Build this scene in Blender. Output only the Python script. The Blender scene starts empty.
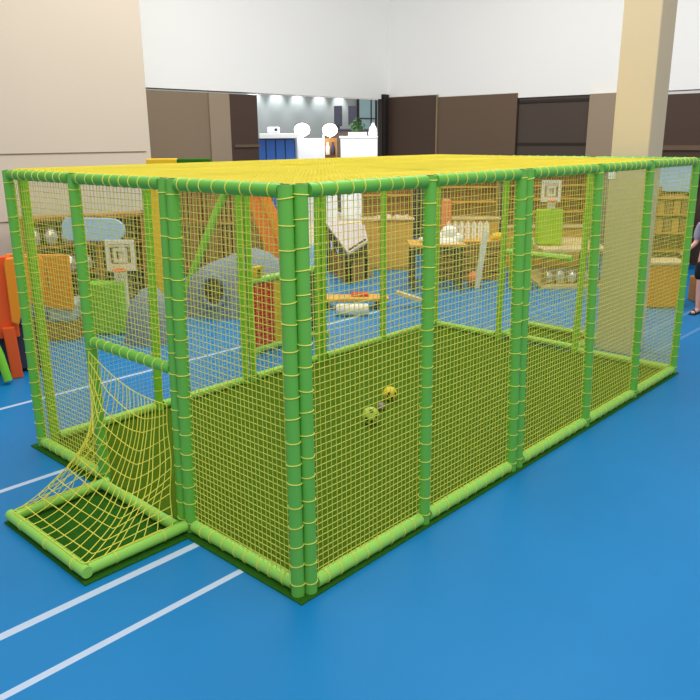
import bpy, bmesh, math, random
from mathutils import Vector, Matrix
random.seed(7)
S = bpy.context.scene
COL = S.collection
PI = math.pi
RZ = math.atan2(-0.731, 0.682)          # stands in the hall are turned this way
BOX_FACES = [(0, 1, 3, 2), (4, 6, 7, 5), (0, 4, 5, 1), (2, 3, 7, 6), (0, 2, 6, 4), (1, 5, 7, 3)]


# ------------------------------------------------------------------ materials
def lin(c):
    return tuple((v / 255 / 12.92) if v / 255 <= .04045 else ((v / 255 + .055) / 1.055) ** 2.4 for v in c) + (1,)


def mat(name, rgb, rough=.6, var=.08, scale=6, bump=0.0, spec=.4, metal=0, emit=0, bscale=None):
    m = bpy.data.materials.new(name); m.use_nodes = True
    nt = m.node_tree; b = nt.nodes['Principled BSDF']
    b.inputs['Roughness'].default_value = rough
    b.inputs['Metallic'].default_value = metal
    b.inputs['Specular IOR Level'].default_value = spec
    tc = nt.nodes.new('ShaderNodeTexCoord'); no = nt.nodes.new('ShaderNodeTexNoise')
    no.inputs['Scale'].default_value = scale; no.inputs['Detail'].default_value = 4
    nt.links.new(tc.outputs['Object'], no.inputs['Vector'])
    mx = nt.nodes.new('ShaderNodeMix'); mx.data_type = 'RGBA'
    c = lin(rgb)
    mx.inputs[6].default_value = tuple(max(0, v * (1 - var)) for v in c[:3]) + (1,)
    mx.inputs[7].default_value = tuple(min(1, v * (1 + var)) for v in c[:3]) + (1,)
    nt.links.new(no.outputs['Fac'], mx.inputs[0]); nt.links.new(mx.outputs[2], b.inputs['Base Color'])
    if bump:
        n2 = nt.nodes.new('ShaderNodeTexNoise'); n2.inputs['Scale'].default_value = bscale or scale * 8
        nt.links.new(tc.outputs['Object'], n2.inputs['Vector'])
        bp = nt.nodes.new('ShaderNodeBump'); bp.inputs['Strength'].default_value = bump; bp.inputs['Distance'].default_value = .01
        nt.links.new(n2.outputs['Fac'], bp.inputs['Height']); nt.links.new(bp.outputs['Normal'], b.inputs['Normal'])
    if emit:
        b.inputs['Emission Color'].default_value = c; b.inputs['Emission Strength'].default_value = emit
    return m


def wood(name, rgb, var=.25, scale=2.2):
    m = mat(name, rgb, .55, var, scale)
    nt = m.node_tree
    mp = nt.nodes.new('ShaderNodeMapping'); mp.inputs['Scale'].default_value = (1, 1, 9)
    no = [n for n in nt.nodes if n.type == 'TEX_NOISE'][0]; tc = [n for n in nt.nodes if n.type == 'TEX_COORD'][0]
    nt.links.new(tc.outputs['Object'], mp.inputs['Vector']); nt.links.new(mp.outputs['Vector'], no.inputs['Vector'])
    return m


def floor_mat():
    m = mat('blue_vinyl', (18, 124, 190), .42, .1, 1.1, spec=.22)
    nt = m.node_tree; b = nt.nodes['Principled BSDF']
    geo = nt.nodes.new('ShaderNodeNewGeometry'); sp = nt.nodes.new('ShaderNodeSeparateXYZ')
    nt.links.new(geo.outputs['Position'], sp.inputs[0])
    last = None
    for y0, w in ((.405, .04), (.795, .05), (2.275, .045), (3.83, .045)):
        a = nt.nodes.new('ShaderNodeMath'); a.operation = 'COMPARE'
        nt.links.new(sp.outputs['Y'], a.inputs[0]); a.inputs[1].default_value = y0; a.inputs[2].default_value = w / 2
        if last is None: last = a
        else:
            mx = nt.nodes.new('ShaderNodeMath'); mx.operation = 'MAXIMUM'
            nt.links.new(last.outputs[0], mx.inputs[0]); nt.links.new(a.outputs[0], mx.inputs[1]); last = mx
    old = b.inputs['Base Color'].links[0].from_socket
    lt = nt.nodes.new('ShaderNodeMath'); lt.operation = 'LESS_THAN'; lt.inputs[1].default_value = 5.0
    nt.links.new(sp.outputs['X'], lt.inputs[0])
    fade = nt.nodes.new('ShaderNodeMath'); fade.operation = 'MULTIPLY_ADD'; fade.inputs[1].default_value = .72; fade.inputs[2].default_value = .16
    nt.links.new(lt.outputs[0], fade.inputs[0])
    ml = nt.nodes.new('ShaderNodeMath'); ml.operation = 'MULTIPLY'
    nt.links.new(last.outputs[0], ml.inputs[0]); nt.links.new(fade.outputs[0], ml.inputs[1])
    mm = nt.nodes.new('ShaderNodeMix'); mm.data_type = 'RGBA'
    nt.links.new(ml.outputs[0], mm.inputs[0]); nt.links.new(old, mm.inputs[6]); mm.inputs[7].default_value = lin((196, 214, 238))
    nt.links.new(mm.outputs[2], b.inputs['Base Color'])
    return m


def turf_mat(name, rgb):
    m = mat(name, rgb, .95, .3, 60, bump=.8, spec=.1, bscale=420)
    return m


M = dict(
    post=mat('post_green_vinyl', (108, 188, 72), .42, .05, 3, spec=.4),
    backpost=mat('lit_green_vinyl', (128, 200, 48), .45, .05, 3),  # brighter copy of post green, light on the far posts put into colour
    rail=mat('light_green_vinyl', (150, 212, 92), .42, .06, 3),
    toprail=mat('rail_green_vinyl', (100, 178, 64), .42, .05, 3),
    cap=mat('dark_tube_end', (35, 40, 30), .6),
    cord=mat('yellow_green_cord', (226, 222, 92), .7, .1, 30),
    backnet=mat('pale_net_cord', (206, 208, 150), .7, .1, 9), net=mat('yellow_net_cord', (216, 216, 88), .7, .12, 9),
    roof=mat('yellow_roof_cord', (246, 226, 70), .7, .08, 5),
    goalnet=mat('goal_yellow_cord', (230, 224, 84), .7, .1, 20),
    turf=turf_mat('green_turf', (86, 120, 22)), turf_edge=turf_mat('dark_green_turf', (50, 112, 32)),
    floor=floor_mat(),
    cream=mat('cream_panel_paint', (212, 198, 180), .7, .03, .7), groove=mat('groove_shadow', (120, 108, 92), .8),
    white=mat('white_paint', (252, 252, 250), .75, .01, 1),
    taupe=mat('taupe_panel', (140, 122, 100), .7, .05, .8), tan=mat('tan_pilaster', (160, 142, 120), .7, .04, 1),
    dbrown=mat('dark_brown_panel', (78, 60, 50), .6, .08, .8), mbrown=mat('brown_panel', (108, 88, 70), .6, .08, .8),
    char=mat('charcoal_panel', (80, 68, 60), .6, .08, .8), seam=mat('light_metal_seam', (150, 130, 100), .4),
    frame=mat('dark_frame', (44, 40, 38), .5),
    column=mat('beige_column', (214, 196, 164), .65, .03, 1), hallfloor=mat('hall_beige_floor', (196, 176, 148), .5, .05, 1),
    hallwall=mat('hall_grey_wall', (152, 162, 164), .8, .04, .5),
    orange=mat('orange_plastic', (240, 142, 30), .4, .04, 4), dorange=mat('deep_orange_plastic', (236, 92, 30), .4, .04, 4),
    red=mat('red_plastic', (214, 36, 28), .4, .04, 4), yellow=mat('yellow_plastic', (236, 190, 24), .4, .05, 4),
    navy=mat('navy_vinyl', (44, 70, 112), .5, .06, 4), dark=mat('dark_slate', (58, 56, 74), .6, .06, 4),
    lime=mat('lime_green_plastic', (156, 204, 20), .45, .05, 4), leaf=mat('leaf_green_plastic', (120, 200, 52), .4, .05, 4),
    wood=wood('golden_wood', (226, 168, 76)), dwood=wood('dark_wood', (92, 66, 36)), pwood=wood('pale_wood', (222, 194, 146)),
    bwood=wood('brown_wood', (172, 122, 66)),
    grey=mat('grey_blue_foam', (122, 134, 150), .75, .12, 5), lgrey=mat('pale_grey_cushion', (164, 172, 178), .75, .08, 5),
    sky=mat('pale_blue_board', (170, 206, 236), .4, .03, 2), off=mat('off_white_plastic', (236, 226, 206), .45, .03, 3),
    silver=mat('silver_wrap', (226, 218, 204), .2, .2, 9, bump=.6, metal=.55, spec=.6, bscale=30),
    lilac=mat('pale_table_top', (206, 192, 190), .35, .03, 2), plush=mat('white_plush', (240, 236, 226), .95, .04, 30, bump=.7, bscale=60),
    salmon=mat('salmon_orange', (240, 128, 84), .5, .06, 4), blue=mat('blue_locker', (54, 104, 190), .4, .05, 2),
    hwhite=mat('white_laminate', (238, 242, 246), .4, .02, 1), plant=mat('plant_green', (60, 96, 48), .7, .3, 12),
    glow=mat('lamp_glow', (255, 252, 244), .5, 0, 1, emit=14), spot=mat('downlight_glow', (255, 250, 240), .5, 0, 1, emit=8),
    teal=mat('window_teal_glass', (150, 186, 196), .15, .05, 1, spec=.6),
    skin=mat('skin', (226, 172, 156), .6, .05, 8), shirt=mat('lilac_grey_shirt', (166, 158, 174), .85, .06, 10, bump=.2),
    shorts=mat('black_shorts', (26, 24, 28), .85, .1, 8), hair=mat('black_hair', (24, 19, 18), .6, .2, 20),
    rubber=mat('black_rubber', (22, 22, 22), .7), eye=mat('eye_dark', (30, 22, 18), .3),
    gball=mat('green_ball', (176, 206, 72), .45, .05, 10), yball=mat('yellow_ball', (232, 208, 40), .45, .05, 10),
    hole=mat('ball_hole', (64, 74, 18), .8), greyball=mat('grey_ball', (150, 134, 134), .4, .35, 22),
)


# ------------------------------------------------------------------ mesh builder
class MB:
    def __init__(s): s.v = []; s.f = []; s.mi = []; s.cur = 0

    def add(s, vs, fs):
        o = len(s.v); s.v += [tuple(v) for v in vs]
        s.f += [tuple(i + o for i in f) for f in fs]; s.mi += [s.cur] * len(fs)
        return s

    def box(s, c, d, rz=0, rx=0, ry=0):
        R = Matrix.Rotation(rz, 3, 'Z') @ Matrix.Rotation(ry, 3, 'Y') @ Matrix.Rotation(rx, 3, 'X')
        vs = [Vector(c) + R @ Vector((x * d[0] / 2, y * d[1] / 2, z * d[2] / 2)) for x in (-1, 1) for y in (-1, 1) for z in (-1, 1)]
        return s.add(vs, BOX_FACES)

    def tube(s, pts, r, seg=8, caps=True, closed=False):
        P = [Vector(p) for p in pts]; n = len(P); vs = []; fs = []
        ref = None
        for i in range(n):
            if closed: t = P[(i + 1) % n] - P[i - 1]
            else: t = P[min(i + 1, n - 1)] - P[max(i - 1, 0)]
            t.normalize()
            if ref is None: ref = Vector((0, 0, 1)) if abs(t.z) < .9 else Vector((1, 0, 0))
            a = (ref - t * ref.dot(t)).normalized(); b = t.cross(a); ref = a
            rr = r[i] if isinstance(r, (list, tuple)) else r
            for k in range(seg):
                q = 2 * PI * (k + .5) / seg
                vs.append(P[i] + (a * math.cos(q) + b * math.sin(q)) * rr)
        for i in range(n if closed else n - 1):
            j = (i + 1) % n
            for k in range(seg):
                k2 = (k + 1) % seg
                fs.append((i * seg + k, i * seg + k2, j * seg + k2, j * seg + k))
        if caps and not closed:
            fs.append(tuple(range(seg))[::-1]); fs.append(tuple((n - 1) * seg + k for k in range(seg)))
        return s.add(vs, fs)

    def lathe(s, prof, c=(0, 0, 0), seg=20):
        n = len(prof); vs = []; fs = []
        for r, z in prof:
            for k in range(seg):
                q = 2 * PI * k / seg; vs.append((c[0] + r * math.cos(q), c[1] + r * math.sin(q), c[2] + z))
        for i in range(n - 1):
            for k in range(seg):
                k2 = (k + 1) % seg; fs.append((i * seg + k, i * seg + k2, (i + 1) * seg + k2, (i + 1) * seg + k))
        fs.append(tuple(range(seg))[::-1]); fs.append(tuple((n - 1) * seg + k for k in range(seg)))
        return s.add(vs, fs)

    def ball(s, c, r, seg=20, sq=(1, 1, 1)):
        prof = [(r * math.sin(PI * i / (seg // 2)) + 1e-4, -r * math.cos(PI * i / (seg // 2))) for i in range(seg // 2 + 1)]
        o = len(s.v); s.lathe(prof, (0, 0, 0), seg)
        for i in range(o, len(s.v)):
            v = s.v[i]; s.v[i] = (c[0] + v[0] * sq[0], c[1] + v[1] * sq[1], c[2] + v[2] * sq[2])
        return s

    def prism(s, poly, y0, y1):
        """outline in the local x-z plane, pushed from y0 to y1"""
        n = len(poly); vs = [(x, y0, z) for x, z in poly] + [(x, y1, z) for x, z in poly]
        fs = [tuple(range(n)), tuple(range(2 * n - 1, n - 1, -1))] + [(i, n + i, n + (i + 1) % n, (i + 1) % n) for i in range(n)]
        return s.add(vs, fs)

    def build(s, name, m, parent=None, bevel=0, smooth=False, loc=None, rz=0):
        me = bpy.data.meshes.new(name); me.from_pydata(s.v, [], s.f)
        for x in (m if isinstance(m, list) else [m]): me.materials.append(x)
        if isinstance(m, list): me.polygons.foreach_set('material_index', s.mi)
        bm = bmesh.new(); bm.from_mesh(me); bmesh.ops.recalc_face_normals(bm, faces=bm.faces); bm.to_mesh(me); bm.free()
        if smooth: me.polygons.foreach_set('use_smooth', [True] * len(me.polygons))
        me.update()
        o = bpy.data.objects.new(name, me); COL.objects.link(o)
        if parent is not None: o.parent = parent
        if loc is not None: o.location = loc
        if rz: o.rotation_euler.z = rz
        if smooth:
            md = o.modifiers.new('edge', 'EDGE_SPLIT'); md.split_angle = math.radians(50)
        if bevel:
            md = o.modifiers.new('bevel', 'BEVEL'); md.width = bevel; md.segments = 2; md.limit_method = 'ANGLE'
        return o


def tag(o, label, cat=None, group=None):
    o['label'] = label
    if cat: o['category'] = cat
    if group: o['group'] = group
    return o


def thing(name, label, cat, loc=(0, 0, 0), rz=0, group=None):
    o = bpy.data.objects.new(name, None); COL.objects.link(o)
    o.empty_display_size = .1
    o.location = loc; o.rotation_euler.z = rz
    return tag(o, label, cat, group)


def struct(name, mb, m, **k):
    o = mb.build(name, m, **k); o['kind'] = 'structure'; return o


def lerp(a, b, t): return tuple(a[i] + (b[i] - a[i]) * t for i in range(len(a)))


# ------------------------------------------------------------------ the setting
struct('floor', MB().box((2, 1.5, -.05), (20, 15, .1)), M['floor'], loc=(0, 0, 0))
struct('floor_hall', MB().box((12, 14.5, -.05), (22, 11, .1)), M['hallfloor'])

wl = MB().box((-1, 8.3, 2.6), (10.36, 1.4, 5.2))                       # cream wall on the left
wl.v = [(x, y, z) for x, y, z in wl.v]
w = struct('wall_left', wl, M['cream'])
struct('trim_1', MB().box((-1, 7.597, 2.015), (10.2, .012, .012)), M['groove'])
struct('trim_2', MB().box((-1, 7.597, 1.16), (10.2, .012, .012)), M['groove'])

TOP = 2.98
struct('wall_back', MB().box((5.3, 9.15, TOP / 2), (2.1, .3, TOP)), M['taupe'])
struct('trim_3', MB().box((6.56, 9.12, TOP / 2), (.46, .3, TOP)), M['tan'])
struct('wall_back_dark', MB().box((7.13, 9.15, TOP / 2), (.68, .3, TOP)), M['dbrown'])
struct('trim_4', MB().box((7.18, 8.985, 2.06), (.62, .03, .05)), M['mbrown'])
struct('trim_5', MB().box((11.19, 9.03, 1.56), (.24, .12, 3.12)).box((11.13, 8.95, 1.56), (.05, .05, 3.12)), M['frame'])
struct('wall_back_upper', MB().box((7.8, 9.16, 4.12), (7.1, .34, 2.2)), M['white'])
# right-hand back wall, panel by panel
struct('wall_right_first', MB().box((11.45, 8.3, 1.53), (.3, 1.36, 3.06)), M['dbrown'])
struct('trim_6', MB().box((11.29, 7.615, 1.53), (.03, .03, 3.06)), M['seam'])
struct('wall_right_second', MB().box((11.45, 6.65, 1.5), (.3, 1.93, 3.02)), M['mbrown'])
struct('wall_right_third', MB().box((11.5, 4.9, 1.48), (.3, 1.57, 2.96)), M['char'])
struct('trim_7', MB().box((11.345, 4.9, 2.84), (.03, 1.55, .05)).box((11.345, 4.9, 2.05), (.03, 1.55, .04)).box((11.345, 5.69, 1.48), (.03, .05, 2.96)), M['frame'])
struct('wall_right_pilaster', MB().box((11.4, 3.85, 1.46), (.4, .56, 2.92)), M['tan'])
struct('wall_right_last', MB().box((11.5, 1.3, 1.43), (.3, 4.54, 2.86)), M['dbrown'])
struct('trim_8', MB().box((11.33, 1.6, 1.98), (.04, 2.6, .08)).box((11.33, 2.86, 1.0), (.04, .08, 1.96)), M['mbrown'])
struct('wall_right_upper', MB().box((11.52, 4.1, 4.07), (.4, 10.4, 2.3)), M['white'])
# the column beside the far end of the cage
struct('wall_column', MB().box((5.33, .745, 2.6), (.36, .37, 5.2)), M['column'], bevel=.012)
# the hall beyond the opening
struct('wall_hall', MB().box((14, 17.1, 2.6), (18, .2, 5.2)), M['hallwall'])
win = MB().box((19.54, 16.96, 2.7), (.9, .06, 1.9))
wn = struct('window_1', MB().box((19.54, 16.93, 1.75), (1.0, .06, .06)).box((19.54, 16.93, 3.65), (1.0, .06, .06)).box((19.04, 16.93, 2.7), (.06, .06, 1.9)).box((20.04, 16.93, 2.7), (.06, .06, 1.9)).box((19.75, 16.93, 2.7), (.04, .05, 1.9)).box((19.54, 16.93, 2.9), (.94, .05, .04)), M['frame'])
win.build('pane', M['teal'], wn)


# ------------------------------------------------------------------ the ball cage
H0, H1, PR = .04, 1.958, .0335
LX, WY = 4.84, 2.795
cage = thing('ball_cage', 'large green padded tube play cage with yellow netting on all sides and roof', 'play cage', (0, 0, 0))


def rings(a, b, r, gap=.1, start=.06, twin=False):
    """one cord wound round a tube: a turn, a run along the inner side, the next turn"""
    mb = MB(); A, B = Vector(a), Vector(b); d = B - A; L = d.length; t = d / L
    inner = Vector((2.4, 1.4, 1.0)) - (A + B) / 2
    u = (inner - t * inner.dot(t)).normalized(); w_ = t.cross(u)
    x = start; pts = []
    while x < L - .02:
        c = A + t * (x + random.uniform(-.006, .006)); tilt = random.uniform(-.1, .1); ti2 = random.uniform(-.12, .12)
        for k in range(15):
            q = 2 * PI * k / 14
            pts.append(c + (u * math.cos(q) + w_ * math.sin(q)) * (r + .0015) + t * (r * (tilt * (math.cos(q) - 1) + ti2 * math.sin(q)) + .004 * k / 14))
        x += gap * random.uniform(.92, 1.08)
    mb.tube(pts, .0031, 4)
    return mb


def padded(name, a, b, r, m, gap=.11, parent=None, start=.06, label=None, cap=True):
    A, B = Vector(a), Vector(b); n = 6
    pts = [A + (B - A) * i / n for i in range(n + 1)]
    mb = MB(); mb.tube(pts, r, 16)
    e = (B - A).normalized() * .002
    mb.cur = 1
    if cap: mb.tube([B - e, B + e], r * .62, 12)
    o = mb.build(name, [m, M['cap']], parent or cage, smooth=True)
    if gap: rings(a, b, r, gap, start).build('lashing', M['cord'], o, smooth=True)
    if label: o['label'] = label
    return o


# posts: (bottom x, y, top x, y)
FRONT = [(.966, 0, .957, 0), (1.93, 0, 1.86, 0), (2.015, 0, 1.945, 0), (3.02, 0, 2.9, 0), (3.92, 0, 3.81, 0)]
CORN = [(-.018, .024, -.012, .034), (.042, -.004, .046, .002), (LX, 0, LX, 0)]
LEFT = [(0, .937, 0, .878), (0, 1.007, 0, .95), (0, 1.9, 0, 1.9), (0, WY, 0, WY)]
BACK = [(.095, WY, .095, WY), (1.0, WY, 1.05, WY), (1.93, WY, 1.94, WY), (2.02, WY, 2.03, WY), (2.87, WY, 2.9, WY), (2.95, WY, 2.98, WY), (3.87, WY, 3.88, WY), (LX, WY, LX, WY)]
RIGHT = [(LX, 1.0, LX, .97), (LX, 1.92, LX, 1.9)]
for L, m in ((CORN, 'post'), (FRONT, 'post'), (LEFT, 'post'), (BACK, 'backpost'), (RIGHT, 'backpost')):
    for bx, by, tx, ty in L:
        padded('post', (bx, by, .009), (tx, ty, 1.985), PR, M[m])


def rails(name, pts, z, r, m, gap):
    for a, b in pts: padded(name, (a[0], a[1], z), (b[0], b[1], z), r, m, gap, cap=False)


g_ = .045
rails('top_rail', [((.085, 0), (.915, 0)), ((1.0, 0), (1.82, 0)), ((1.985, 0), (2.86, 0)), ((2.94, 0), (3.77, 0)), ((3.85, 0), (LX - .04, 0)),
                   ((0, .07), (0, .84)), ((0, .985), (0, 1.86)), ((0, 1.94), (0, WY - .04))], H1, .0315, M['toprail'], .095)
rails('top_rail', [((.135, WY), (1.01, WY)), ((1.085, WY), (1.9, WY)), ((2.07, WY), (2.86, WY)), ((3.02, WY), (3.84, WY)), ((3.92, WY), (LX - .04, WY)),
                   ((LX, .04), (LX, .93)), ((LX, 1.01), (LX, 1.86)), ((LX, 1.94), (LX, WY - .04))], H1, .0315, M['toprail'], .095)
rails('ground_rail', [((.08, 0), (.925, 0)), ((1.007, 0), (1.89, 0)), ((2.057, 0), (2.98, 0)), ((3.062, 0), (3.88, 0)), ((3.96, 0), (LX - .04, 0)),
                      ((0, .065), (0, .9)), ((0, 1.94), (0, WY - .04)),
                      ((.135, WY), (.96, WY)), ((1.04, WY), (1.89, WY)), ((2.06, WY), (2.83, WY)), ((2.99, WY), (3.83, WY)), ((3.91, WY), (LX - .04, WY)),
                      ((LX, .04), (LX, .96)), ((LX, 1.96), (LX, WY - .04))], H0 + .0045, .0345, M['rail'], .1)


def net_mesh(P, Lu, Lv, cell, r, seg=4, step=.3, wob=.003, jit=.0015):
    """cords both ways over the patch P(u, v), u and v from 0 to 1"""
    mb = MB(); nu, nv = max(2, round(Lu / cell)), max(2, round(Lv / cell))
    ju = [random.uniform(-jit, jit) for _ in range(nu + 1)]; jv = [random.uniform(-jit, jit) for _ in range(nv + 1)]
    sv, su = max(2, round(Lv / step)), max(2, round(Lu / step))
    for i in range(nu + 1):
        ph = random.uniform(0, 6.28)
        mb.tube([P(min(1, max(0, i / nu + (ju[i] + wob * .6 * math.sin(ph + 5 * k / sv) * (0 < i < nu)) / Lu)), k / sv) for k in range(sv + 1)], r, seg, caps=False)
    for j in range(nv + 1):
        ph = random.uniform(0, 6.28)
        mb.tube([P(k / su, min(1, max(0, j / nv + (jv[j] + wob * .6 * math.sin(ph + 5 * k / su) * (0 < j < nv)) / Lv))) for k in range(su + 1)], r, seg, caps=False)
    return mb


def side_net(a, b, z0=.07, z1=1.93, off=(0, 0), m='net', bulge=.012, r=.0019):
    """net panel between two posts a and b (bottom x, y, top x, y)"""
    ax, ay, atx, aty = a; bx, by, btx, bty = b
    ph = random.uniform(0, 6)

    def P(u, v):
        z = z0 + (z1 - z0) * v; t = z / 1.985
        p0 = (ax + (atx - ax) * t, ay + (aty - ay) * t); p1 = (bx + (btx - bx) * t, by + (bty - by) * t)
        x = p0[0] + (p1[0] - p0[0]) * u; y = p0[1] + (p1[1] - p0[1]) * u
        bl = bulge * math.sin(PI * u) * math.sin(PI * v) * math.sin(ph + 3 * u)
        return Vector((x + off[0] * (1 + bl * 40), y + off[1] * (1 + bl * 40), z))
    L = math.hypot(bx - ax, by - ay)
    net_mesh(P, L, z1 - z0, .0345, r).build('net_panel', M[m], cage)


e = .03


def sh(p, dx, dy): return (p[0] + dx, p[1] + dy, p[2] + dx, p[3] + dy)


F = [CORN[1]] + FRONT + [CORN[2]]
for a, b in ((0, 1), (1, 2), (3, 4), (4, 5), (5, 6)):
    side_net(sh(F[a], e, 0), sh(F[b], -e, 0), off=(0, .006))
BL = BACK
for a, b in ((0, 1), (1, 2), (3, 4), (5, 6), (6, 7)):
    side_net(sh(BL[a], e, 0), sh(BL[b], -e, 0), off=(0, -.006), m='backnet', r=.001)
side_net(sh(CORN[0], 0, e), sh(LEFT[0], 0, -e), off=(.006, 0))
side_net(sh(LEFT[2], 0, e), sh(LEFT[3], 0, -e), off=(.006, 0))
side_net(sh(LEFT[1], 0, e), sh(LEFT[2], 0, -e), z0=.985, off=(.006, 0))
side_net(sh(CORN[2], 0, e), sh(RIGHT[0], 0, -e), off=(-.006, 0), m='backnet', r=.0012)
side_net(sh(RIGHT[1], 0, e), sh(BACK[7], 0, -e), off=(-.006, 0), m='backnet', r=.0012)
side_net(sh(RIGHT[0], 0, e), sh(RIGHT[1], 0, -e), z0=.985, off=(-.006, 0), m='backnet', r=.0012)
# roof nets, three lengths laced together
for x0, x1 in ((.02, 1.9), (1.9, 3.0), (3.0, LX - .02)):
    def P(u, v, x0=x0, x1=x1):
        x = x0 + (x1 - x0) * u; y = .02 + (WY - .04) * v
        s = math.sin(PI * v) * math.sin(PI * min(1, max(0, x / LX)))
        return Vector((x, y, 1.97 + .024 * v + s * (.012 * math.sin(2.1 * x + 1) + .008 * math.sin(4.3 * y + x))))
    net_mesh(P, x1 - x0, WY - .04, .033, .0028).build('roof_net', M['roof'], cage)


# ------------------------------------------------------------------ turf
def mat_mesh():
    mb = MB().box((LX / 2, WY / 2, .004), (LX - .05, WY - .05, .0081)); mb.cur = 1
    X0, X1, Y0, Y1 = -.065, LX + .03, -.05, WY + .06
    for x0, x1, y0, y1 in ((X0, X1, Y0, .025), (X0, X1, WY - .025, Y1), (X0, .025, .025, WY - .025), (LX - .025, X1, .025, WY - .025)):
        mb.box(((x0 + x1) / 2, (y0 + y1) / 2, .004), (x1 - x0, y1 - y0, .008))
    return mb


tag(mat_mesh().build('turf_mat', [M['turf'], M['turf_edge']]),
    'large rectangle of artificial green turf covering the floor inside the net cage', 'artificial turf')
tag(MB().box((-.38, 1.36, .004), (.62, .96, .008)).build('turf_mat', M['turf_edge']),
    'small dark green turf patch under the low goal frame at front left', 'artificial turf')
tag(MB().box((LX + .40, 1.48, .004), (.62, .94, .008)).build('turf_mat', M['turf']),
    'small green turf patch under the goal frame at the far end of the cage', 'artificial turf')


# ------------------------------------------------------------------ the two goals
def goal(root, X, d, y0, y1, zt, m, full, yc=1.9):
    """X is the cage side, d the way out (-1 or 1)"""
    out = X + d * .655
    g = .032
    padded('crossbar', (X, y0 + .07, zt), (X, yc - .035, zt), .0315, M['post' if full else 'rail'], .085, root, cap=False)
    xi = X + d * .05
    padded('ground_rail', (out, y0 - .03, .05), (out, y1 + .03, .05), g, M[m], .3, root, .12, cap=False)
    padded('ground_rail', (xi - d * .012, y0, .05), (out - d * .02, y0, .05), g, M[m], .3, root, .15, cap=False)
    padded('ground_rail', (xi - d * .012, y1, .05), (out - d * .02, y1, .05), g, M[m], .3, root, .15, cap=False)
    padded('ground_rail', (X + d * .077, y0 + .038, .05), (X + d * .077, y1 - .038, .05), g, M[m], .3, root, .2, cap=False)
    # slack net: top edge drooping under the crossbar, bottom edge laced round the floor frame

    def top(u):
        y = (yc - .05) + (y0 + .08 - yc + .05) * u
        z = zt - .05 - .15 * u - .06 * math.sin(PI * u)
        return Vector((X + d * .045, y, z))

    def bot(u):
        A = Vector((X + d * .12, y1, .085)); B = Vector((out, y1, .085)); C_ = Vector((out, y0, .085)); D = Vector((X + d * .12, y0, .085))
        L = .55 + (y1 - y0) + .55; s = u * L
        if s < .55: return A.lerp(B, s / .55)
        if s < .55 + (y1 - y0): return B.lerp(C_, (s - .55) / (y1 - y0))
        return C_.lerp(D, (s - .55 - (y1 - y0)) / .55)

    def P(u, v):
        t, b = top(u), bot(u)
        p = t.lerp(b, v)
        sag = math.sin(PI * v) ** .8
        p.z -= .2 * sag * math.sin(PI * u) * (1 - .3 * v)
        p.x += -d * .10 * sag * math.sin(PI * u)
        p.y += .015 * math.sin(9 * v + 7 * u) * sag
        p.z = max(p.z, .03)
        return p
    net_mesh(P, 1.9, 1.05, (.088 if full else .1), (.0028 if full else .0018), 5, .05, .02, .008).build('goal_net', M['goalnet'], root)


g1 = thing('soccer_goal', 'low green padded tube goal with loose yellow net at the front left opening', 'goal', (0, 0, 0))
goal(g1, 0, -1, .94, 1.79, .965, 'rail', True)
g2 = thing('soccer_goal', 'green padded goal frame at the far end of the cage, seen through the nets', 'goal', (0, 0, 0))
goal(g2, LX, 1, 1.03, 1.9, .985, 'rail', False)


# ------------------------------------------------------------------ balls on the turf
def whiffle(name, label, c, r, m, holes):
    root = thing(name, label, 'ball', (c[0], c[1], .008))
    MB().ball((0, 0, r), r, 24).build('shell', M[m], root, smooth=True)
    for th, ph in holes:
        n = Vector((math.cos(ph) * math.cos(th), math.cos(ph) * math.sin(th), math.sin(ph)))
        p = Vector((0, 0, r)) + n * (r - .002)
        MB().tube([p, p + n * .0028], r * .24, 12).build('hole', M['hole'], root)


aim = math.atan2(-3.6, -4.1)
hl = [(aim + .1, .9), (aim - .5, -.1), (aim + .75, .2), (aim + 2, .3), (aim - 2, .3), (aim + 3.1, -.2), (aim + .2, -.35)]
whiffle('perforated_ball', 'larger pale green toy ball with holes lying nearest on the turf', (1.93, 1.26), .07, 'gball', hl)
whiffle('perforated_ball', 'bright yellow toy ball with a dark hole lying on the turf', (2.45, 1.5), .062, 'yball', [(aim - .1, .3)] + hl[1:])
mb = MB().ball((0, 0, .034), .034, 20); 
tag(mb.build('ball', M['greyball'], smooth=True, loc=(2.22, 1.4, .008)), 'tiny mottled grey ball lying between the green and yellow balls', 'ball')


# ------------------------------------------------------------------ left: soft and plastic play furniture
t = thing('play_bench', 'red and orange plastic play bench with navy pad at the left edge', 'bench', (.62, 4.60, 0), -.35)
t.scale.z = 1.09
MB().prism([(-.75, .35), (.06, .35), (.07, 1.06), (-.75, 1.08)], .02, .08).build('back_panel', M['dorange'], t, .012)
MB().prism([(.0, .5), (.06, .47), (.1, .58), (.2, .68), (.3, .72), (.34, 1.02), (.3, 1.06), (.02, 1.05), (.0, 1.0)], -.05, .0).build('side_panel', M['orange'], t, .012)
MB().box((-.2, .34, .5), (1.1, .5, .09)).build('seat_pad', M['navy'], t, .025)
MB().box((-.2, .36, .24), (1.0, .46, .42)).build('base', M['dark'], t, .01)
MB().prism([(-.06, .0), (.04, .0), (.02, .46), (-.09, .46)], -.05, .01).build('leg', M['dorange'], t, .01)
MB().tube([(-.1, -.2, .03), (-.14, -.16, .25), (-.2, -.09, .44)], .04, 10).build('leg', M['leaf'], t, smooth=True)['label'] = 'light green leg'
tag(MB().ball((0, 0, 0), .1, 18, (1, .5, 1)).build('wall_knob', M['red'], smooth=True, loc=(1.7, 7.55, .98)),
    'round red knob on the cream wall at the far left edge', 'knob')

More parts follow.
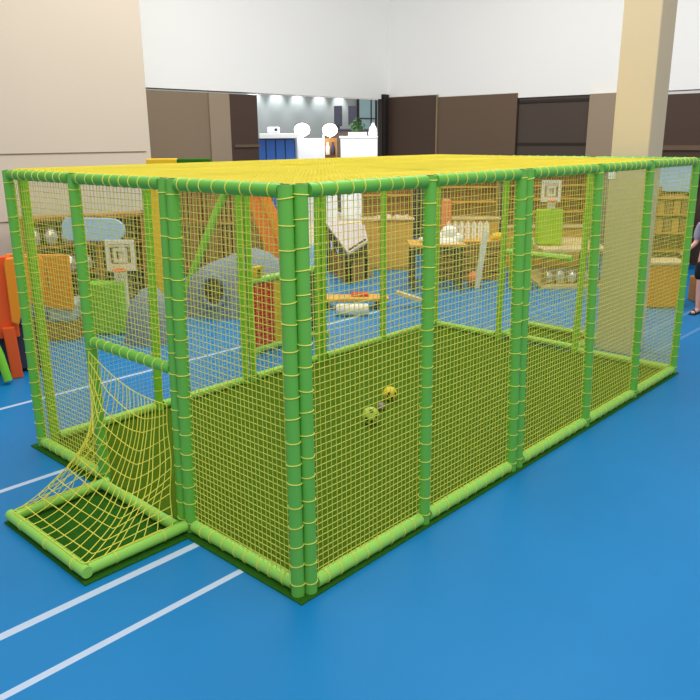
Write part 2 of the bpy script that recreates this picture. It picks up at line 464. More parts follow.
t = thing('play_sofa', 'low play sofa with slotted orange backrest, grey cushion and brown wooden base', 'sofa', (1.54, 5.78, 0), RZ)
MB().box((0, .1, .11), (.66, .5, .22)).build('base', M['bwood'], t, .01)
MB().box((0, .08, .32), (.66, .5, .2)).build('cushion', M['lgrey'], t, .03)
mb = MB().prism([(-.34, .46), (.33, .36), (.33, .97), (-.34, .99)], -.2, -.12)
mb.cur = 1
for i in range(3):
    for j in range(3): mb.box((-.16 + i * .13, -.2, .64 + j * .08), (.03, .006, .05))
mb.build('backrest', [M['orange'], M['bwood']], t)

# display rack with wrapped goods
t = thing('display_rack', 'brown open display rack with grid back standing against the cream wall', 'rack', (2.62, 6.9, 0), -.38)
mb = MB()
for x in (-.75, .75): mb.box((x, 0, .62), (.06, .3, 1.24))
mb.box((0, 0, 1.22), (1.56, .3, .05))
mb.build('frame', M['bwood'], t)
MB().box((0, .12, .62), (1.44, .02, 1.14)).build('back_board', M['dwood'], t)
mb = MB()
for i in range(13): mb.box((-.66 + i * .11, .1, .62), (.018, .018, 1.12))
for k in range(9): mb.box((0, .1, .14 + k * .12), (1.42, .018, .018))
mb.build('grid', M['pwood'], t)
for z in (.5, .86): MB().box((0, -.02, z), (1.44, .22, .03)).build('shelf', M['bwood'], t)


def lump(c, r, sq, seed):
    mb = MB().ball((0, 0, 0), r, 16, sq); rr = random.Random(seed)
    ph = [rr.uniform(0, 6) for _ in range(6)]
    mb.v = [(x * (1 + .14 * math.sin(40 * z + ph[0]) * math.sin(30 * x + ph[1])), y * (1 + .12 * math.sin(36 * x + ph[2])), z * (1 + .1 * math.sin(34 * y + ph[3]))) for x, y, z in mb.v]
    zm = min(v[2] for v in mb.v); mb.v = [(x, y, max(z, zm * .8) - zm * .8) for x, y, z in mb.v]
    return mb


ca, sa = math.cos(-.38), math.sin(-.38)
for i in range(8):
    lx = -.6 + (i % 4) * .2; z = .876 if i < 4 else .516
    tag(lump((0, 0, 0), .088, (.95, .9, 1.4), i).build('wrapped_parcel', M['silver'], smooth=True, loc=(2.62 + lx * ca + .05 * sa, 6.9 + lx * sa - .05 * ca, z)),
        'crinkled silver parcel on the %s rack shelf, %s' % ('upper' if i < 4 else 'lower', ['at its left end', 'second from left', 'third from left', 'fourth from left, before the blue board'][i % 4]),
        'parcel', 'silver parcels on the display rack')
# pale blue rounded board on a stand
t = thing('blue_sign_board', 'pale blue board with rounded end on a thin stand before the brown rack', 'board', (2.4, 6.17, 0), RZ)
pl = [(-.34, 1.0), (.2, .98)] + [(.2 + .17 * math.sin(a), 1.12 - .14 * math.cos(a)) for a in [PI * k / 10 for k in range(1, 10)]] + [(.2, 1.26), (-.34, 1.28), (-.4, 1.2), (-.4, 1.06)]
MB().prism(pl, -.02, .02).build('panel', M['sky'], t, .008)
MB().box((0, .06, .5), (.04, .04, 1.0)).box((0, .06, .012), (.5, .3, .024)).box((0, .03, 1.05), (.04, .08, .12)).build('stand', M['bwood'], t)


# basketball stands
def hoop(label, loc, rz, s, base_m, lx):
    t = thing('basketball_stand', label, 'basketball hoop', loc, rz)
    MB().box((lx, .05, .31 * s), (.43 * s, .22, .6 * s)).build('base', M[base_m], t, .02)
    MB().box((0, .1, .56 * s), (.06, .05, 1.06 * s)).build('pole', M['off'], t, .008)
    mb = MB(); z0 = .92 * s
    W, Hh = .285 * s, .31 * s
    for sx in (-1, 1): mb.box((sx * W / 2, .03, z0), (.045, .03, Hh)).box((sx * W * .22, .03, z0), (.03, .03, Hh * .42))
    for sz in (-1, 1): mb.box((0, .03, z0 + sz * Hh / 2), (W + .045, .034, .045)).box((0, .03, z0 + sz * Hh * .21), (W * .44 + .03, .034, .03))
    mb.box((0, .034, z0 - Hh * .36), (W, .02, .03)).box((0, .034, z0 + Hh * .36), (W, .02, .02))
    mb.build('backboard', M['off'], t)
    ring = [(.07 * s * math.cos(q), -.06 * s + .07 * s * math.sin(q), z0 - Hh * .5) for q in [2 * PI * k / 18 for k in range(18)]]
    MB().tube(ring, .012, 6, closed=True).build('rim', M['salmon'], t, smooth=True)
    nm = MB()
    for k in range(12):
        q = 2 * PI * k / 12; q2 = q + .5
        for qq in (q + .5, q - .5):
            nm.tube([(.07 * s * math.cos(q), -.06 * s + .07 * s * math.sin(q), z0 - Hh * .5), (.045 * s * math.cos(qq), -.06 * s + .045 * s * math.sin(qq), z0 - Hh * .5 - .13 * s)], .004, 4)
    nm.build('hoop_net', M['off'], t)
    return t


hoop('white toy basketball backboard on leaf green base at left behind the goal', (2.2, 5.3, 0), RZ, .99, 'leaf', -.21)

# grey soft-play shapes
mb = MB().ball((0, 0, .0), .31, 18, (1, .8, 1)); rr = random.Random(4)
mb.v = [(x * (1 + .07 * math.sin(19 * z + 11 * x)), y * (1 + .08 * math.sin(17 * x)), max(0, z * 1.95 * (1 + .05 * math.sin(15 * y)))) for x, y, z in mb.v]
tag(mb.build('foam_rock', M['grey'], smooth=True, loc=(2.22, 4.78, 0), rz=RZ), 'grey blue foam rock standing on the blue floor beside the leaf green base', 'foam rock')
t = thing('play_mound', 'wide grey blue soft play mound with a dark round tunnel hole', 'play mound', (3.82, 5.14, 0), RZ)
mb = MB().ball((0, 0, 0), .82, 28, (1, .52, 1))
mb.v = [(x * (1 + .05 * math.sin(9 * z + 5 * x)), y, max(0, z * .98 * (1 + .05 * math.sin(8 * x)) + .1 * x * (z > 0))) for x, y, z in mb.v]
mb.build('mound', M['grey'], t, smooth=True)
mb = MB(); ring = [(-.3 + .15 * math.cos(q), -.41, .36 + .19 * math.sin(q)) for q in [2 * PI * k / 24 for k in range(24)]]
mb.tube(ring, .035, 8, closed=True).build('tunnel_rim', M['grey'], t, smooth=True)
MB().tube([(-.3, -.42, .36), (-.3, -.34, .36)], [.16, .16], 24).build('tunnel_hole', M['dwood'], t)

# A shaped climbing slide
t = thing('slide_frame', 'tall A-frame slide with orange chute and light green ladder leg', 'slide', (4.43, 6.07, 0), RZ)
t.scale = (1.12, 1.12, 1.12)
MB().tube([(.0, 0, 1.42), (-.17, 0, 1.1), (-.66, 0, .02)], .052, 12).build('ladder_leg', M['leaf'], t, smooth=True)
mb = MB().prism([(.16, 1.42), (.36, 1.42), (.58, .72), (.86, .05), (.7, .0), (.42, .62)], -.2, .2).build('chute', M['salmon'], t, .02)
mb.data.materials[0] = mat('orange_slide', (240, 124, 44), .4, .04, 4)
for y in (-.2, .2):
    MB().prism([(.32, 1.46), (.4, 1.45), (.9, .1), (.82, .06)], y - .015, y + .015).build('side_wall', M['orange'], t)
MB().box((.12, 0, 1.39), (.4, .42, .05)).build('platform', M['leaf'], t, .01)
# yellow post
t = thing('padded_gate', 'tall yellow orange padded post with a cross beam standing behind the foam rock', 'post', (2.86, 5.52, 0), RZ)
MB().box((0, 0, .93), (.105, .1, 1.86)).build('post', M['yellow'], t, .015)
MB().box((.12, 0, 1.915), (.36, .1, .1)).build('top_beam', M['yellow'], t, .015)
MB().box((.5, 0, 1.915), (.4, .09, .09)).build('end_beam', M['turf_edge'], t, .015)['label'] = 'dark green end of the beam'
MB().box((0, 0, .012), (.3, .3, .024)).build('foot', M['dwood'], t, .005)

t = thing('wooden_screen', 'brown slatted wooden screen standing behind the A-frame slide', 'screen', (5.52, 7.6, 0), RZ)
mb = MB()
for k in range(20): mb.box((-.74 + k * .078, 0, .82), (.055, .02, 1.6))
mb.build('slats', M['bwood'], t)
MB().box((0, .03, .82), (1.54, .02, 1.56)).build('back_board', M['dwood'], t)
mb = MB()
for z in (.1, .85, 1.6): mb.box((0, -.02, z), (1.6, .03, .07))
mb.build('cross_bars', M['bwood'], t)
for x in (-.7, .7): MB().box((x, .02, .02), (.08, .5, .04)).build('foot', M['dwood'], t)
# red and yellow play panel in a green tube frame
t = thing('play_panel_stand', 'green tube stand holding red, yellow and dark play panels behind the cage', 'play panel', (2.55, 3.48, 0), .04)
for z in (.045, .78): padded('rail', (.04, 0, z), (1.06, 0, z), .036, M['rail'], .12, t, cap=False)
for x in (0, 1.1): padded('upright', (x, 0, .005), (x, 0, .86), .036, M['backpost'], .12, t)
for x in (0, 1.1): padded('foot_rail', (x, -.1, .03), (x, .1, .03), .028, M['rail'], 0, t, cap=False)
MB().box((.2, 0, .41), (.3, .03, .66)).build('panel', M['red'], t, .006)['label'] = 'red panel'
MB().box((.53, 0, .41), (.34, .03, .66)).build('panel', M['yellow'], t, .006)['label'] = 'yellow panel'
MB().box((.88, 0, .41), (.34, .03, .66)).build('panel', M['frame'], t, .006)['label'] = 'dark panel'
mb = MB().box((.14, 0, .87), (.11, .07, .1)); mb.cur = 1; mb.box((.14, -.037, .87), (.05, .006, .05)); mb.build('toy_block', [M['yellow'], M['dwood']], t)
MB().box((-.075, 0, .72), (.08, .06, .08)).build('clamp', M['yellow'], t, .01)


# ------------------------------------------------------------------ middle: low things on the floor
t = thing('balance_board', 'low brown wooden balance board with a red pad lying on the floor', 'balance board', (4.98, 4.2, 0), RZ + .05)
MB().box((-.05, .0, .13), (.95, .3, .05)).build('plank', M['wood'], t, .01)
for x in (-.4, .3): MB().tube([(x, -.14, .055), (x, .14, .055)], .053, 14).build('roller', M['dwood'], t, smooth=True)
MB().box((.05, .05, .175), (.24, .2, .03)).build('pad', M['red'], t, .01)
tag(MB().prism([(-.25, .18), (-.24, .23), (.3, .05), (.29, .0)], -.06, .06).build('wooden_plank', M['pwood'], None, .006, loc=(5.5, 3.62, 0), rz=RZ), 'pale narrow wooden plank sloping down beside the balance board', 'plank')
mb = MB().tube([(-.21, 0, .078), (-.19, 0, .078), (.19, 0, .078), (.21, 0, .078)], [.06, .078, .078, .06], 18)
tag(mb.build('bolster', M['off'], smooth=True, loc=(4.6, 3.92, 0), rz=RZ), 'short cream bolster cushion lying in front of the balance board', 'bolster')


# ------------------------------------------------------------------ wooden stands at the back
def cabinet(label, loc, rz, w, h, d, cells, m='wood', split=.85, top=True):
    t = thing('wooden_cabinet', label, 'cabinet', loc, rz, 'wooden cabinets along the back of the play area')
    MB().box((0, 0, split / 2), (w, d, split)).build('lower_case', M[m], t, .008)
    nx, nz = cells
    for i in range(nx):
        dw = w / nx
        MB().box((-w / 2 + dw * (i + .5), -d / 2 - .008, split / 2), (dw - .03, .016, split - .1)).build('door', M[m], t, .004)
    MB().box((0, -.02, split + .015), (w + .04, d + .06, .03)).build('worktop', M['pwood'], t, .004)
    mb = MB(); z0 = split + .03; uh = h - z0
    mb.box((0, d / 2 - .02, z0 + uh / 2), (w, .03, uh))
    for x in (-w / 2 + .015, w / 2 - .015): mb.box((x, d / 2 - .15, z0 + uh / 2), (.03, .28, uh))
    mb.box((0, d / 2 - .15, h - .015), (w, .28, .03))
    mb.build('hutch', M['bwood' if m == 'wood' else 'wood'], t)
    for k in range(1, nz): MB().box((0, d / 2 - .15, z0 + uh * k / nz), (w - .06, .26, .02)).build('shelf', M['wood'], t)
    return t


cabinet('golden wooden cabinet with white papers on its worktop, leftmost of the three', (7.68, 5.95, 0), RZ, .86, 1.6, .5, (3, 2))
cabinet('golden wooden cabinet behind the dark-legged toy table, middle of the three', (8.55, 4.95, 0), RZ, 1.1, 1.62, .45, (3, 3))
cabinet('tallest golden wooden cabinet behind the right basketball stand, rightmost of the three', (9.5, 3.95, 0), RZ, 1.35, 1.82, .45, (3, 5), split=.7)
for i, (dx, rz_) in enumerate(((-.06, .2), (.24, -.3))):
    px, py = 7.68 + dx * .682 - .1 * .731, 5.95 - dx * .731 - .1 * .682
    tag(MB().prism([(-.12, .0), (.12, .0), (.1, .05), (.0, .02), (-.1, .04)], -.08, .08).build('paper_bundle', M['off'], None, 0, loc=(px, py, .881), rz=RZ + rz_),
        ['white paper bundle on the leftmost wooden cabinet, the nearer to its middle', 'white paper bundle on the leftmost wooden cabinet, nearer its right end'][i], 'papers', 'papers on the wooden cabinet')

# pale topped ramp
t = thing('wooden_ramp', 'pale topped wooden play ramp with dark side beam left of the leftmost wooden cabinet', 'ramp', (6.6, 5.9, 0))
top = [Vector(p) - Vector((6.6, 5.9, 0)) for p in ((6.84, 6.62, .83), (7.14, 5.98, .79), (6.63, 5.46, .62), (6.05, 5.34, .5))]


def slab(q, h): return [p for p in q] + [p - Vector((0, 0, h)) for p in q], [(0, 1, 2, 3), (7, 6, 5, 4)] + [(i, 4 + i, 4 + (i + 1) % 4, (i + 1) % 4) for i in range(4)]


MB().add(*slab(top, .035)).build('ramp_top', M['lilac'], t)
ce = sum(top, Vector()) / 4
MB().add(*slab([ce + (p - ce) * .97 - Vector((0, 0, .036)) for p in top], .16)).build('side_beam', M['dwood'], t)
mb = MB(); q4 = [ce + (p - ce) * .86 for p in top]
for i in range(4):
    a_, b2 = q4[i], q4[(i + 1) % 4]
    for k in range(7):
        p = a_.lerp(b2, k / 6); zz = min(a_.z, b2.z) - .14
        mb.box((p.x, p.y, zz / 2), (.05, .05, zz))
mb.build('slatted_side', M['bwood'], t)
MB().tube([q4[2] + Vector((0, 0, .0)), q4[3] + Vector((0, 0, .0))], .02, 8).build('edge_bar', M['dwood'], t)
MB().box((ce.x + .1, ce.y, .2), (.5, .4, .38), RZ).build('drawer_case', M['wood'], t, .01)

# toy table
t = thing('toy_table', 'small square table with dark brown legs standing before the wooden cabinets', 'table', (6.66, 4.16, 0), RZ)
MB().box((.02, .12, .67), (.82, .6, .04)).build('tabletop', M['wood'], t, .006)
MB().box((.02, .12, .60), (.74, .52, .1)).build('apron', M['dwood'], t)
for x in (-.33, .37):
    for y in (-.12, .36): MB().box((x, y, .3), (.055, .055, .62)).build('leg', M['dwood'], t)
mb = MB()
for x in (-.33, .37): mb.box((x, .12, .12), (.03, .46, .03))
mb.box((.02, .12, .12), (.7, .03, .03)).build('stretcher', M['dwood'], t)


def onface(o, dx, dy): return (o[0] + dx * .682 + dy * .731, o[1] - dx * .731 + dy * .682)


x, y = onface((6.66, 4.16), .16, .05)
mb = MB().ball((0, 0, .0), .15, 16, (1.8, 1, .7)).ball((.05, .02, .14), .12, 16, (1.1, .9, .9)).ball((-.13, 0, .06), .1, 14).ball((.17, -.02, .05), .09, 14)
mb.v = [(a, b, max(0, c)) for a, b, c in mb.v]
tag(mb.build('plush_toy', M['plush'], smooth=True, loc=(x, y, .69), rz=RZ), 'heap of white plush lying on the dark-legged toy table', 'plush toy')
x, y = onface((6.66, 4.16), -.2, .1)
tag(MB().ball((0, 0, .04), .04, 14).build('ball', M['off'], smooth=True, loc=(x, y, .69)), 'small white ball on the left part of the toy table', 'ball')
# crate with picket fence
t = thing('picket_fence', 'white toy picket fence standing on the brown crate behind the toy table', 'fence', (7.8, 4.38, .62), RZ)
for k in range(7): MB().prism([(-.33 + k * .1, 0), (-.26 + k * .1, 0), (-.26 + k * .1, .24), (-.295 + k * .1, .29), (-.33 + k * .1, .24)], -.012, .012).build('picket', M['plush'], t)
for z in (.07, .19): MB().box((.01, .02, z), (.68, .02, .035)).build('rail', M['plush'], t)
t = thing('wooden_crate', 'brown wooden slat crate standing behind the toy table, under the white fence', 'crate', (7.81, 4.33, 0), RZ)
mb = MB()
for k in range(5): mb.box((0, -.25, .06 + k * .125), (1.04, .025, .1)).box((0, .25, .06 + k * .125), (1.04, .025, .1)).box((-.52, 0, .06 + k * .125), (.025, .5, .1)).box((.52, 0, .06 + k * .125), (.025, .5, .1))
mb.build('slats', M['bwood'], t)
mb = MB()
for x in (-.49, .49):
    for y in (-.22, .22): mb.box((x, y, .31), (.04, .04, .61))
mb.build('corner_posts', M['dwood'], t)
MB().box((0, 0, .608), (1.04, .5, .02)).build('lid', M['wood'], t)
tag(MB().prism([(-.06, 0), (.02, 0), (.13, .85), (.04, .87)], -.03, .03).build('leaning_board', M['off'], None, .006, loc=(7.155, 3.72, 0), rz=RZ), 'white narrow board leaning right of the toy table', 'board')
t = thing('salmon_roll', 'upright orange roll standing on the crate behind the white plush', 'roll', (7.665, 4.70, .62), RZ)
MB().tube([(0, 0, 0), (0, 0, .6)], .085, 16).build('roll', M['salmon'], t, smooth=True)
MB().tube([(0, 0, .6), (0, 0, .612)], .05, 14).build('core', M['pwood'], t, smooth=True)
tag(MB().ball((0, 0, .12), .12, 18).build('ball', M['salmon'], smooth=True, loc=(7.2, 3.82, 0)), 'salmon orange ball on the floor behind the right end of the toy table', 'ball')
mb = lump((0, 0, 0), .085, (1.5, 1, .8), 5)
tag(mb.build('cushion', M['yellow'], smooth=True, loc=(8.0, 3.93, .62), rz=RZ), 'small yellow cushion on the right end of the brown crate', 'cushion')

# low tan display table at right with goods under it and the second hoop on it
t = thing('display_table', 'low tan display table with a wide top holding the right basketball stand', 'table', (8.3, 2.86, 0), RZ)
MB().box((0, .3, .57), (1.0, 1.35, .05)).build('tabletop', M['pwood'], t, .008)
MB().box((0, .3, .03), (1.0, 1.35, .06)).build('base_shelf', M['pwood'], t, .008)
for x in (-.46, .46):
    for y in (-.33, .93): MB().box((x, y, .3), (.05, .05, .5)).build('leg', M['bwood'], t)
hoop('white toy basketball backboard on lime base standing on the low tan table', onface((8.3, 2.86), -.31, .06) + (.597,), RZ, .87, 'lime', 0)
names = ['at the left end', 'second from the left', 'third from the left', 'fourth from the left', 'at the right end']
for i in range(5):
    x, y = onface((8.3, 2.86), -.36 + i * .175, -.2)
    tag(lump((0, 0, 0), .1, (.8, 1, 1.2), 20 + i).build('wrapped_bundle', M['silver'], smooth=True, loc=(x, y, .062), rz=RZ), 'crumpled silver brown bundle under the low tan table, ' + names[i], 'bundle', 'bundles under the tan table')
# second lime panel beside the post
t = thing('play_box', 'yellow green play box on the floor left of the low tan table', 'box', (7.55, 3.25, 0), RZ)
MB().box((0, 0, .38), (.28, .3, .76)).build('body', M['lime'], t, .02)
MB().box((0, -.155, .5), (.16, .02, .12)).build('opening', M['dwood'], t)

# right: shelf unit, gold box, pale panel
t = thing('wooden_shelf', 'stepped wooden shelf unit with open compartments right of the beige column', 'shelf', (10.65, 2.3, 0), RZ)
mb = MB().box((0, .16, .62), (.62, .03, 1.24)).box((-.29, 0, .68), (.03, .34, 1.36)).box((.29, 0, .6), (.03, .34, 1.2)).box((-.2, .16, 1.28), (.2, .03, .16))
mb.build('case', M['bwood'], t)
for z in (.03, .32, .62, .92, 1.19): MB().box((0, 0, z), (.58, .34, .025)).build('shelf_board', M['wood'], t)
k = 0
for z in (.635, .935):
    for i in range(4):
        k += 1
        x, y = onface((10.65, 2.3), -.2 + i * .135, -.03)
        tag(MB().box((0, 0, .11), (.115, .2, .22)).build('wooden_block', M['wood' if k % 2 else 'bwood'], None, .006, loc=(x, y, z), rz=RZ),
            'wooden block on the %s board of the stepped shelf, %s' % ('upper' if z > .7 else 'lower', ['at its left end', 'second from left', 'third from left', 'at its right end'][i]), 'block', 'wooden blocks on the stepped shelf')
t = thing('storage_box', 'golden orange box with pale lid on the floor just beyond the beige column', 'box', (7.73, 1.24, 0), RZ)
MB().box((0, 0, .29), (.46, .36, .56)).build('body', M['orange'], t, .015)
MB().box((0, 0, .59), (.5, .4, .04)).build('lid', M['pwood'], t, .01)
tag(MB().box((0, 0, 0), (.03, .8, .5)).build('wall_panel', M['sky'], None, .01, loc=(11.28, 2.5, 1.5)), 'pale blue panel on the dark wall above the stepped wooden shelf', 'panel')
tag(MB().box((0, 0, .17), (.34, .34, .34)).build('storage_cube', M['bwood'], None, .02, loc=(8.35, .86, 0), rz=RZ), 'golden brown cube on the floor beside the standing person', 'cube')
tag(MB().box((0, 0, 0), (.006, .075, .11)).build('paper_notice', M['white'], None, 0, loc=(5.146, .9, 1.82)), 'small white paper notice high on the beige column', 'notice')


# ------------------------------------------------------------------ bright hall beyond the opening
t = thing('locker_row', 'row of four blue lockers under a white top in the bright hall', 'lockers', (10.92, 12.4, 0), RZ)
MB().box((0, .2, 1.1), (1.0, .4, 2.2)).build('case', M['navy'], t)
for i in range(4): MB().box((-.37 + i * .245, -.01, 1.1), (.215, .03, 2.14)).build('door', M['blue'], t, .005)
MB().box((.12, .1, 2.26), (1.0, .6, .12)).build('top_board', M['hwhite'], t, .01)
t = thing('booth_partition', 'white booth partition between the blue lockers and the white cabinets', 'partition', (11.75, 12.05, 0), RZ)
MB().box((.05, .3, 1.1), (.6, .06, 2.2)).build('panel', M['hwhite'], t)
MB().box((-.28, .28, 1.15), (.06, .08, 2.3)).build('post', M['hwhite'], t)
MB().box((.38, .28, 1.15), (.06, .08, 2.3)).build('post', M['hwhite'], t)
t = thing('white_cabinet', 'tall pair of white booth cabinets at the right of the bright hall', 'cabinet', (13.2, 11.6, 0), RZ)
MB().box((.0, .3, 1.1), (1.0, .6, 2.2)).build('case', M['hwhite'], t, .01)
for x in (-.25, .25): MB().box((x, -.01, 1.1), (.48, .03, 2.1)).build('door', M['hwhite'], t, .006)
MB().box((.0, .3, 2.22), (1.06, .66, .05)).build('top_board', M['hwhite'], t, .01)
t = thing('goods_stand', 'dark brown goods stand left of the white booth cabinets', 'stand', (12.56, 12.24, 0), RZ)
MB().box((0, .1, 1.9), (.62, .1, .6)).build('backing', M['bwood'], t)
MB().box((0, 0, .8), (.62, .3, 1.6)).build('base', M['hwhite'], t, .01)
MB().box((0, -.03, 1.75), (.6, .2, .03)).build('shelf', M['dwood'], t)
for x in (-.29, .29): MB().box((x, -.03, 1.9), (.03, .2, .6)).build('side_panel', M['bwood'], t)
for i in range(4):
    x, y = onface((12.56, 12.24), -.2 + i * .133, -.04); z = 1.766
    mb = MB().lathe([(.05, 0), (.06, .02), (.056, .2), (.03, .26), (.03, .33)], (0, 0, 0), 12)
    tag(mb.build('jar', M[('silver', 'salmon', 'off', 'dark')[i]], smooth=True, loc=(x, y, z)), '%s jar on the board of the dark goods stand' % ('silver', 'salmon', 'cream', 'dark')[i], 'jar', 'jars on the goods stand')
t = thing('potted_plant', 'bushy green plant in a white trough on the white cabinets', 'plant', (13.28, 11.7, 2.245), RZ)
MB().box((-.02, .1, .05), (.5, .2, .1)).build('trough', M['hwhite'], t, .01)
mb = MB(); rr = random.Random(3)
for k in range(150):
    a = rr.uniform(0, 6.28); q = rr.uniform(0, 1); h = rr.uniform(.1, .42)
    c = Vector((-.02 + .2 * math.cos(a) * q, .1 + .12 * math.sin(a) * q, .08 + h * (1 - .5 * q)))
    u = Vector((rr.uniform(-1, 1), rr.uniform(-1, 1), rr.uniform(-.3, 1))).normalized() * .07; w_ = u.cross(Vector((rr.random(), rr.random(), rr.random()))).normalized() * .025
    mb.add([c - u, c + w_, c + u, c - w_], [(0, 1, 2, 3)])
mb.build('foliage', M['plant'], t)
for k in range(1): MB().tube([(-.02, .1, .08), (-.02, .1, .3)], .02, 6).build('stem', M['dwood'], t)
t = thing('white_vase', 'small white pointed vase at the right end of the white cabinets', 'vase', (13.57, 11.42, 2.245))
MB().lathe([(.1, 0), (.13, .06), (.1, .2), (.04, .3), (.03, .34)], (0, 0, 0), 16).build('body', M['hwhite'], t, smooth=True)
t = thing('projector', 'small white projector on the white top of the blue lockers', 'projector', (10.95, 12.5, 2.32), RZ)
MB().box((0, 0, .09), (.3, .24, .14)).build('body', M['hwhite'], t, .03)
MB().tube([(.08, -.12, .09), (.08, -.15, .09)], .04, 12).build('lens', M['dark'], t, smooth=True)
for i, (x, y, lb) in enumerate(((12.34, 12.9, 'glaring white floodlight on a thin stand above the white partition'), (13.49, 12.97, 'glaring white floodlight on a thin stand above the dark goods stand'))):
    t = thing('floodlight', lb, 'floodlight', (x, y, 0), RZ, 'floodlights in the bright hall')
    MB().tube([(0, 0, .01), (0, 0, 2.3)], .02, 8).build('stand', M['hwhite'], t)
    for k in range(3): MB().tube([(0, 0, .3), (.35 * math.cos(k * 2.1), .35 * math.sin(k * 2.1), .015)], .014, 6).build('leg', M['hwhite'], t)
    MB().box((0, .04, 2.42), (.36, .12, .3)).build('housing', M['frame'], t, .01)
    MB().ball((0, -.05, 2.42), .2, 18, (1.05, .5, .85)).build('lamp_face', M['glow'], t, smooth=True)
    l = bpy.data.lights.new('flood_light', 'POINT'); l.energy = 45; l.shadow_soft_size = .2
    lo = bpy.data.objects.new('flood_light', l); COL.objects.link(lo); lo.parent = t; lo.location = (0, -.4, 2.42)
for i, px in enumerate((14.14, 15.1, 16.05, 17.1, 18.1)):
    t = thing('spotlight', ['small wall spotlight over the hall, first from the left', 'small wall spotlight over the hall, second from the left', 'small wall spotlight over the hall, middle one', 'small wall spotlight over the hall, fourth from the left', 'small wall spotlight over the hall, at the right by the window'][i], 'spotlight', (px, 16.6, 3.95), 0, 'spotlights on the hall wall')
    MB().tube([(0, .06, .12), (0, .06, .28)], .1, 14).build('housing', M['frame'], t)
    MB().box((0, .24, .24), (.04, .32, .04)).build('bracket', M['frame'], t)
    MB().lathe([(.02, .12), (.09, .1), (.1, .06), (.06, .02)], (0, .06, 0), 14).build('bulb', M['spot'], t, smooth=True)
    l = bpy.data.lights.new('wall_spot', 'SPOT'); l.energy = 60; l.spot_size = 1.5; l.spot_blend = .8
    lo = bpy.data.objects.new('wall_spot', l); COL.objects.link(lo); lo.parent = t; lo.location = (0, .06, -.05); lo.rotation_euler = (math.radians(22), 0, 0)
for i, (x, y) in enumerate(((15.2, 14.28), (15.52, 13.98))):
    t = thing('tall_chair', ['dark high-backed panel chair on a platform in the hall, left one', 'dark high-backed panel chair on a platform in the hall, right one'][i], 'chair', (x, y, 0), RZ, 'dark panel chairs in the hall')
    MB().box((0, .1, 2.86), (.25, .06, .6)).build('backrest', M['dark'], t, .02)
    MB().box((0, -.1, 2.3), (.27, .44, .08)).build('seat', M['dark'], t, .02)
    for a in (-.11, .11):
        for b in (-.28, .1): MB().tube([(a, b, 0), (a, b, 2.3)], .025, 8).build('leg', M['frame'], t)
    MB().box((0, .1, 2.45), (.1, .05, .3)).build('back_post', M['frame'], t)
t = thing('dark_counter', 'dark grey counter below the two high-backed chairs in the hall', 'counter', (14.7, 13.5, 0), RZ)
MB().box((.1, 0, 1.22), (1.5, .3, 2.4)).build('body', M['char'], t, .01)
MB().box((.1, 0, 2.44), (1.56, .36, .05)).build('top', M['dark'], t, .01)


# ------------------------------------------------------------------ the person at the right edge
def skin_obj(name, chain, m, parent, root=0, sub=2):
    """chain: list of (pos, radius, parent index)"""
    me = bpy.data.meshes.new(name)
    me.from_pydata([c[0] for c in chain], [(c[2], i) for i, c in enumerate(chain) if c[2] is not None], [])
    me.materials.append(m)
    o = bpy.data.objects.new(name, me); COL.objects.link(o); o.parent = parent
    sk = o.modifiers.new('skin', 'SKIN')
    for i, c in enumerate(chain):
        r = c[1] if isinstance(c[1], tuple) else (c[1], c[1])
        me.skin_vertices[0].data[i].radius = r
    me.skin_vertices[0].data[root].use_root = True
    sk.use_smooth_shade = True
    sb = o.modifiers.new('sub', 'SUBSURF'); sb.levels = sub; sb.render_levels = sub
    return o


# local frame: facing +x, z up, height about 1.64
per = thing('person', 'person in a lilac grey shirt and black shorts standing at the right edge', 'person', (7.575, .62, 0), math.atan2(.05, -1))
HX = .29
per.scale = (.84, .84, .84)
ch = [((0, 0, .90), (.12, .15), None), ((.0, 0, 1.05), (.10, .135), 0), ((.0, 0, 1.25), (.105, .16), 1), ((0, 0, 1.36), (.07, .11), 2),
      ((.0, 0, 1.43), .05, 3), ((.015, 0, 1.49), (.062, .06), 4), ((.02, 0, 1.56), (.088, .072), 5), ((.0, 0, 1.615), (.07, .06), 6)]
for s in (-1, 1):
    b = len(ch)
    ch += [((0, s * .095, .86), .088, 0), ((.015, s * .1, .66), .07, b), ((.02, s * .1, .47), .052, b + 1), ((-.005, s * .1, .33), .055, b + 2), ((-.01, s * .1, .1), .036, b + 3),
           ((-.02, s * .1, .05), .038, b + 4), ((.08, s * .105, .035), (.03, .036), b + 5), ((.16, s * .11, .028), (.02, .034), b + 6)]
for s in (-1, 1):
    b = len(ch); fx = .08 if s > 0 else .12
    ch += [((0, s * .17, 1.33), .055, 3), ((-.02, s * .22, 1.2), .043, b), ((-.02, s * .235, 1.06), .037, b + 1), ((.08, s * .26, 1.0), .032, b + 2), ((.17, s * .28, .96), .022, b + 3), ((.22, s * HX, .948), (.018, .034), b + 4)]
ch.append(((.115, 0, 1.53), .012, 6))
for s in (-1, 1): ch.append(((.0, s * .088, 1.54), .013, 6))
body = skin_obj('body', ch, M['skin'], per)
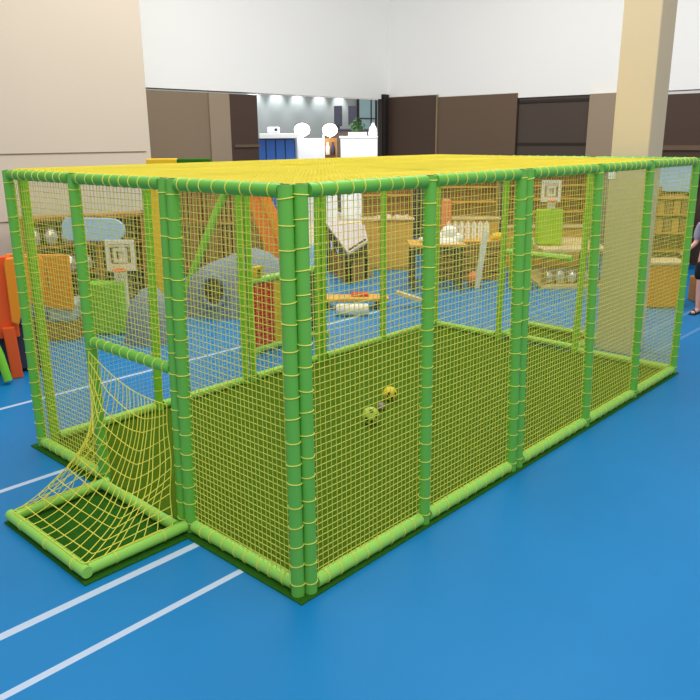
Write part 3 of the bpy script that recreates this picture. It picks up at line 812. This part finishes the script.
# fingers and thumbs, each its own chain rooted in the palm
for s in (-1, 1):
    fx = .08 if s > 0 else .12
    for k, L in enumerate((.07, .08, .075, .06)):
        y = s * HX + (k - 1.5) * .017
        skin_obj('finger', [((.24, y, .945), .0085, None), ((.25 + L * .45, y, .938), .0078, 0), ((.25 + L * .8, y, .922), .007, 1), ((.25 + L * .95, y, .9), .006, 2)], M['skin'], body, sub=1)
    skin_obj('thumb', [((.215, s * HX - s * .025, .95), .01, None), ((.245, s * HX - s * .05, .95), .009, 0), ((.272, s * HX - s * .055, .942), .0075, 1)], M['skin'], body, sub=1)
sh_ = [((0, 0, .88), (.15, .18), None), ((.0, 0, 1.05), (.125, .16), 0), ((.0, 0, 1.25), (.128, .18), 1), ((0, 0, 1.36), (.088, .125), 2), ((0, 0, 1.405), (.062, .068), 3)]
for s in (-1, 1):
    b = len(sh_); sh_ += [((0, s * .175, 1.335), .073, 3), ((-.02, s * .225, 1.2), .064, b), ((-.02, s * .24, 1.08), .058, b + 1)]
skin_obj('shirt', sh_, M['shirt'], per)
so = [((0, 0, .9), (.135, .165), None), ((0, 0, .84), (.13, .16), 0)]
for s in (-1, 1):
    b = len(so); so += [((0, s * .095, .78), .11, 1), ((.015, s * .105, .62), .098, b), ((.018, s * .105, .5), .092, b + 1)]
skin_obj('shorts', so, M['shorts'], per)
skin_obj('hair', [((-.02, 0, 1.6), (.1, .085), None), ((.03, 0, 1.635), (.07, .07), 0), ((-.06, 0, 1.54), (.07, .075), 0), ((-.075, 0, 1.44), (.05, .07), 2)], M['hair'], per)
for s in (-1, 1):
    MB().ball((.1, s * .032, 1.565), .011, 10).build('eye', M['eye'], per, smooth=True)
    f = MB().box((.06, s * .105, .008), (.27, .09, .016)); f.tube([(.12, s * .105 - .045, .015), (.11, s * .105, .075), (.12, s * .105 + .045, .015)], .012, 6)
    f.build('sandal', M['rubber'], per, .004)
MB().box((.098, 0, 1.485), (.012, .045, .012)).build('mouth', mat('lips', (176, 96, 90), .5), per, .004)


# ------------------------------------------------------------------ light, camera
W = bpy.data.worlds.new('world'); S.world = W; W.use_nodes = True
bg = W.node_tree.nodes['Background']; bg.inputs[0].default_value = (1.0, .97, .92, 1); bg.inputs[1].default_value = .62


def area(loc, size, energy, col=(1, .97, .92), tgt=None):
    l = bpy.data.lights.new('ceiling_lamp', 'AREA'); l.shape = 'RECTANGLE'; l.size, l.size_y = size; l.energy = energy; l.color = col
    o = bpy.data.objects.new('ceiling_lamp', l); COL.objects.link(o); o.location = loc
    if tgt:
        o.rotation_euler = (Vector(tgt) - Vector(loc)).to_track_quat('-Z', 'Y').to_euler()
    return o


area((1.5, .5, 6.2), (5, 4), 190)
area((6.5, 3.5, 6.4), (5, 5), 240)
area((3, 5.5, 6.2), (4, 3), 120)
area((-1.5, -2.5, 5.5), (3, 3), 110, tgt=(2, 1, 0))
area((12, 11.2, 5.2), (4, 3), 420, (.95, .98, 1))
cam = bpy.data.cameras.new('camera'); co = bpy.data.objects.new('camera', cam); COL.objects.link(co)
yaw, pitch, roll, ch_, cx, cy, f = .7508, .2767, -.0082, 2.1669, -2.1749, -2.3522, 742.53
fw = Vector((math.cos(yaw) * math.cos(pitch), math.sin(yaw) * math.cos(pitch), -math.sin(pitch)))
rt = Vector((math.sin(yaw), -math.cos(yaw), 0)); up = rt.cross(fw)
r2 = rt * math.cos(roll) + up * math.sin(roll); u2 = up * math.cos(roll) - rt * math.sin(roll)
co.matrix_world = Matrix(((r2.x, u2.x, -fw.x, cx), (r2.y, u2.y, -fw.y, cy), (r2.z, u2.z, -fw.z, ch_), (0, 0, 0, 1)))
cam.sensor_width = 36; cam.lens = f * 36 / 700; cam.clip_end = 200
S.camera = co
S.view_settings.view_transform = 'Standard'
S.view_settings.look = 'None'
